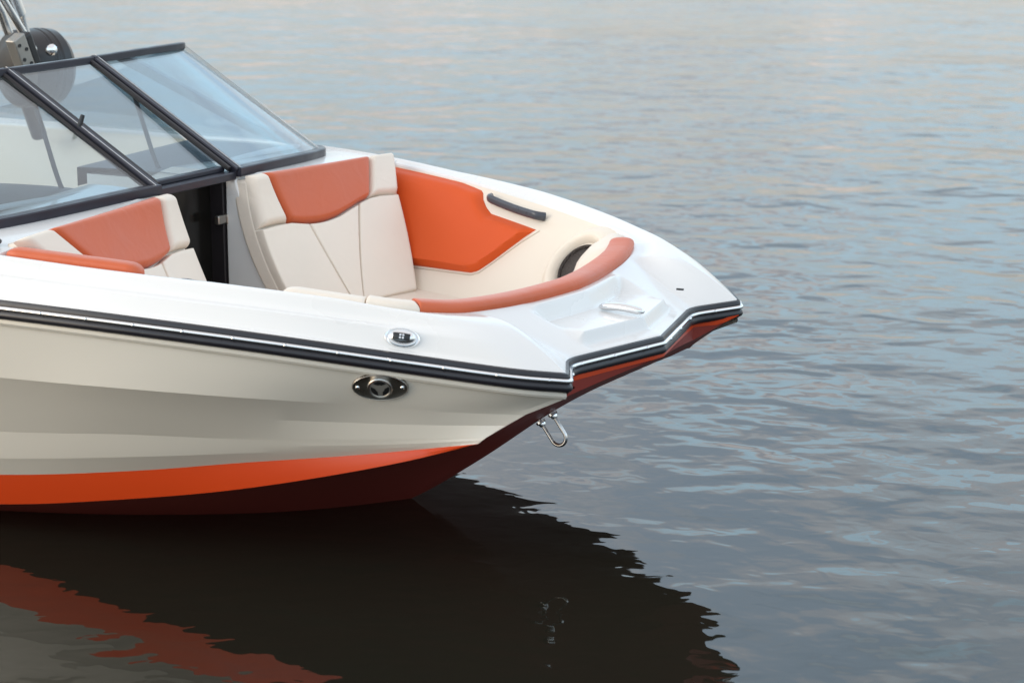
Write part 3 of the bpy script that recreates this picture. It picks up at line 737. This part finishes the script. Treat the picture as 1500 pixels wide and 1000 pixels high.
# calmer water in the lee of the boat
sx=N.new('ShaderNodeSeparateXYZ'); L.new(geo.outputs['Position'],sx.inputs[0])
dx=math_('SUBTRACT',sx.outputs['X'],-2.2); dy=math_('ADD',sx.outputs['Y'],.6)
dd_=math_('SQRT',math_('ADD',math_('MULTIPLY',math_('MULTIPLY',dx,dx),.35),math_('MULTIPLY',dy,dy)))
calm=N.new('ShaderNodeMapRange'); calm.interpolation_type='SMOOTHSTEP'; L.new(dd_,calm.inputs['Value']); calm.inputs['From Min'].default_value=.9; calm.inputs['From Max'].default_value=4.2; calm.inputs['To Min'].default_value=CALM0; calm.inputs['To Max'].default_value=1.
hs_=math_('ADD',math_('ADD',math_('MULTIPLY',h1,WA1),math_('MULTIPLY',h2,WA2)),math_('ADD',math_('MULTIPLY',h3,WA3),math_('MULTIPLY',h0,WA0)))
h4=noise(11,1,.5,1.2,VR,.6,(2,3,0))
mod=N.new('ShaderNodeMapRange'); mod.interpolation_type='SMOOTHSTEP'; L.new(noise(.16,2,.5,1.,0,0,(4,9,0)),mod.inputs['Value']); mod.inputs['From Min'].default_value=.38; mod.inputs['From Max'].default_value=.62; mod.inputs['To Min'].default_value=.78; mod.inputs['To Max'].default_value=1.15
hs_=math_('MULTIPLY',math_('MULTIPLY',hs_,calm.outputs['Result']),mod.outputs['Result'])
hs_=math_('ADD',hs_,math_('MULTIPLY',h4,WA4))
bu=N.new('ShaderNodeBump'); bu.inputs['Strength'].default_value=1.; bu.inputs['Distance'].default_value=1.
L.new(hs_,bu.inputs['Height']); L.new(bu.outputs['Normal'],b.inputs['Normal'])
wa=MB(); S=900; g=[-S,-120,-30,-10,0,10,30,120,S]; wa.grid([[(x,y,0) for x in g] for y in g]); wo=wa.build('water',wm,None,fix=False)
wo['kind']='structure'; wo['label']='calm rippled lake water reflecting a pale evening sky'
for p in wo.data.polygons:
    if p.normal.z<0: wo.data.flip_normals(); break
# ------------------------------------------------------------------ sky and light
w=bpy.data.worlds.new('World'); sc.world=w; w.use_nodes=True; N=w.node_tree.nodes; L=w.node_tree.links
bg=N['Background']; bg.inputs['Strength'].default_value=SKYS
sky=N.new('ShaderNodeTexSky'); sky.sky_type='NISHITA'; sky.sun_disc=False; sky.sun_elevation=math.radians(SUNEL); sky.sun_rotation=math.radians(SUNROT); sky.air_density=1.; sky.dust_density=1.5
tc=N.new('ShaderNodeTexCoord'); sep=N.new('ShaderNodeSeparateXYZ'); L.new(tc.outputs['Generated'],sep.inputs[0])
def wmath(op,a,b_=None,c_=None):
    n=N.new('ShaderNodeMath'); n.operation=op
    for i,x in enumerate((a,b_,c_)):
        if x is None: continue
        if isinstance(x,(int,float)): n.inputs[i].default_value=x
        else: L.new(x,n.inputs[i])
    return n.outputs[0]
zz=wmath('ADD',wmath('MAXIMUM',sep.outputs['Z'],0.),.10)
cx_=wmath('DIVIDE',sep.outputs['X'],zz); cy_=wmath('DIVIDE',sep.outputs['Y'],zz)
cmb=N.new('ShaderNodeCombineXYZ'); L.new(cx_,cmb.inputs[0]); L.new(cy_,cmb.inputs[1])
cn=N.new('ShaderNodeTexNoise'); cn.inputs['Scale'].default_value=1.2; cn.inputs['Detail'].default_value=6; cn.inputs['Roughness'].default_value=.55; cn.inputs['Distortion'].default_value=.4; L.new(cmb.outputs[0],cn.inputs['Vector'])
cr=N.new('ShaderNodeMapRange'); cr.interpolation_type='SMOOTHSTEP'; cb=N.new('ShaderNodeMapRange'); L.new(sep.outputs['Z'],cb.inputs['Value']); cb.inputs['From Min'].default_value=.22; cb.inputs['From Max'].default_value=.42; cb.inputs['To Min'].default_value=CBIAS0; cb.inputs['To Max'].default_value=CBIAS1
L.new(wmath('ADD',cn.outputs['Fac'],cb.outputs['Result']),cr.inputs['Value']); cr.inputs['From Min'].default_value=CL0; cr.inputs['From Max'].default_value=CL1; cr.inputs['To Max'].default_value=.9
# cloud colour: cream low down, grey-white high up
cc=N.new('ShaderNodeMix'); cc.data_type='RGBA'; hz=N.new('ShaderNodeMapRange'); L.new(sep.outputs['Z'],hz.inputs['Value']); hz.inputs['From Min'].default_value=.12; hz.inputs['From Max'].default_value=.34
L.new(hz.outputs['Result'],cc.inputs[0]); cc.inputs[6].default_value=(*CLOW,1); cc.inputs[7].default_value=(*CHIGH,1)
mx=N.new('ShaderNodeMix'); mx.data_type='RGBA'; L.new(cr.outputs['Result'],mx.inputs[0]); 
sg_=N.new('ShaderNodeMix'); sg_.data_type='RGBA'; sg_.blend_type='ADD'; sg_.inputs[0].default_value=1.; L.new(sky.outputs[0],sg_.inputs[6]); hr=N.new('ShaderNodeMapRange'); hr.interpolation_type='SMOOTHSTEP'; L.new(sep.outputs['Z'],hr.inputs['Value']); hr.inputs['From Min'].default_value=.06; hr.inputs['From Max'].default_value=.26
hm=N.new('ShaderNodeMix'); hm.data_type='RGBA'; L.new(hr.outputs['Result'],hm.inputs[0]); hm.inputs[6].default_value=(*HZLOW,1); hm.inputs[7].default_value=(*HAZE,1)
ht=N.new('ShaderNodeMapRange'); ht.interpolation_type='SMOOTHSTEP'; L.new(sep.outputs['Z'],ht.inputs['Value']); ht.inputs['From Min'].default_value=.35; ht.inputs['From Max'].default_value=.75
hn_=N.new('ShaderNodeMix'); hn_.data_type='RGBA'; L.new(ht.outputs['Result'],hn_.inputs[0]); L.new(hm.outputs[2],hn_.inputs[6]); hn_.inputs[7].default_value=(*HZTOP,1); L.new(hn_.outputs[2],sg_.inputs[7])
ct=N.new('ShaderNodeMix'); ct.data_type='RGBA'; L.new(ht.outputs['Result'],ct.inputs[0]); L.new(cc.outputs[2],ct.inputs[6]); ct.inputs[7].default_value=(*CTOP,1)
L.new(sg_.outputs[2],mx.inputs[6]); L.new(ct.outputs[2],mx.inputs[7])
f_=cr.outputs['Result']; ed=wmath('MULTIPLY',wmath('MULTIPLY',f_,wmath('SUBTRACT',.9,f_)),4.9)
ez=N.new('ShaderNodeMapRange'); L.new(sep.outputs['Z'],ez.inputs['Value']); ez.inputs['From Min'].default_value=.22; ez.inputs['From Max'].default_value=.5; ez.inputs['To Min'].default_value=EDGEF; ez.inputs['To Max'].default_value=0.
me=N.new('ShaderNodeMix'); me.data_type='RGBA'; L.new(wmath('MULTIPLY',ed,ez.outputs['Result']),me.inputs[0]); L.new(mx.outputs[2],me.inputs[6]); me.inputs[7].default_value=(*EDGE,1)
L.new(me.outputs[2],bg.inputs['Color'])
sl=bpy.data.lights.new('sun','SUN'); sl.energy=SUNE; sl.angle=math.radians(SUNANG); sl.color=(1,.90,.78); so=bpy.data.objects.new('sun',sl); col.objects.link(so)
az=math.radians(SUNROT); el=math.radians(SUNEL); sd=Vector((math.sin(az)*math.cos(el),math.cos(az)*math.cos(el),math.sin(el)))
so.rotation_euler=(-sd).to_track_quat('-Z','Y').to_euler()
# ------------------------------------------------------------------ camera
cd=bpy.data.cameras.new('camera'); cam=bpy.data.objects.new('camera',cd); col.objects.link(cam); sc.camera=cam
cR=Vector((.8724760938,.4886476012,-.0029979155)); cU=Vector((-.1027712823,.1894881311,.9764897909)); cF=Vector((-.4777274633,.8516558988,-.2155428050))
M=Matrix((cR,cU,-cF)).transposed().to_4x4(); M.translation=Vector((3.3709577314,-7.0356925459,2.4012143979)); cam.matrix_world=M
cd.sensor_width=36; cd.lens=84; cd.clip_start=.1; cd.clip_end=3000
cd.dof.use_dof=True; cd.dof.focus_distance=8.3; cd.dof.aperture_fstop=3.5
sc.view_settings.view_transform='Standard'; sc.view_settings.look='None'; sc.view_settings.gamma=1; sc.view_settings.exposure=EXPO
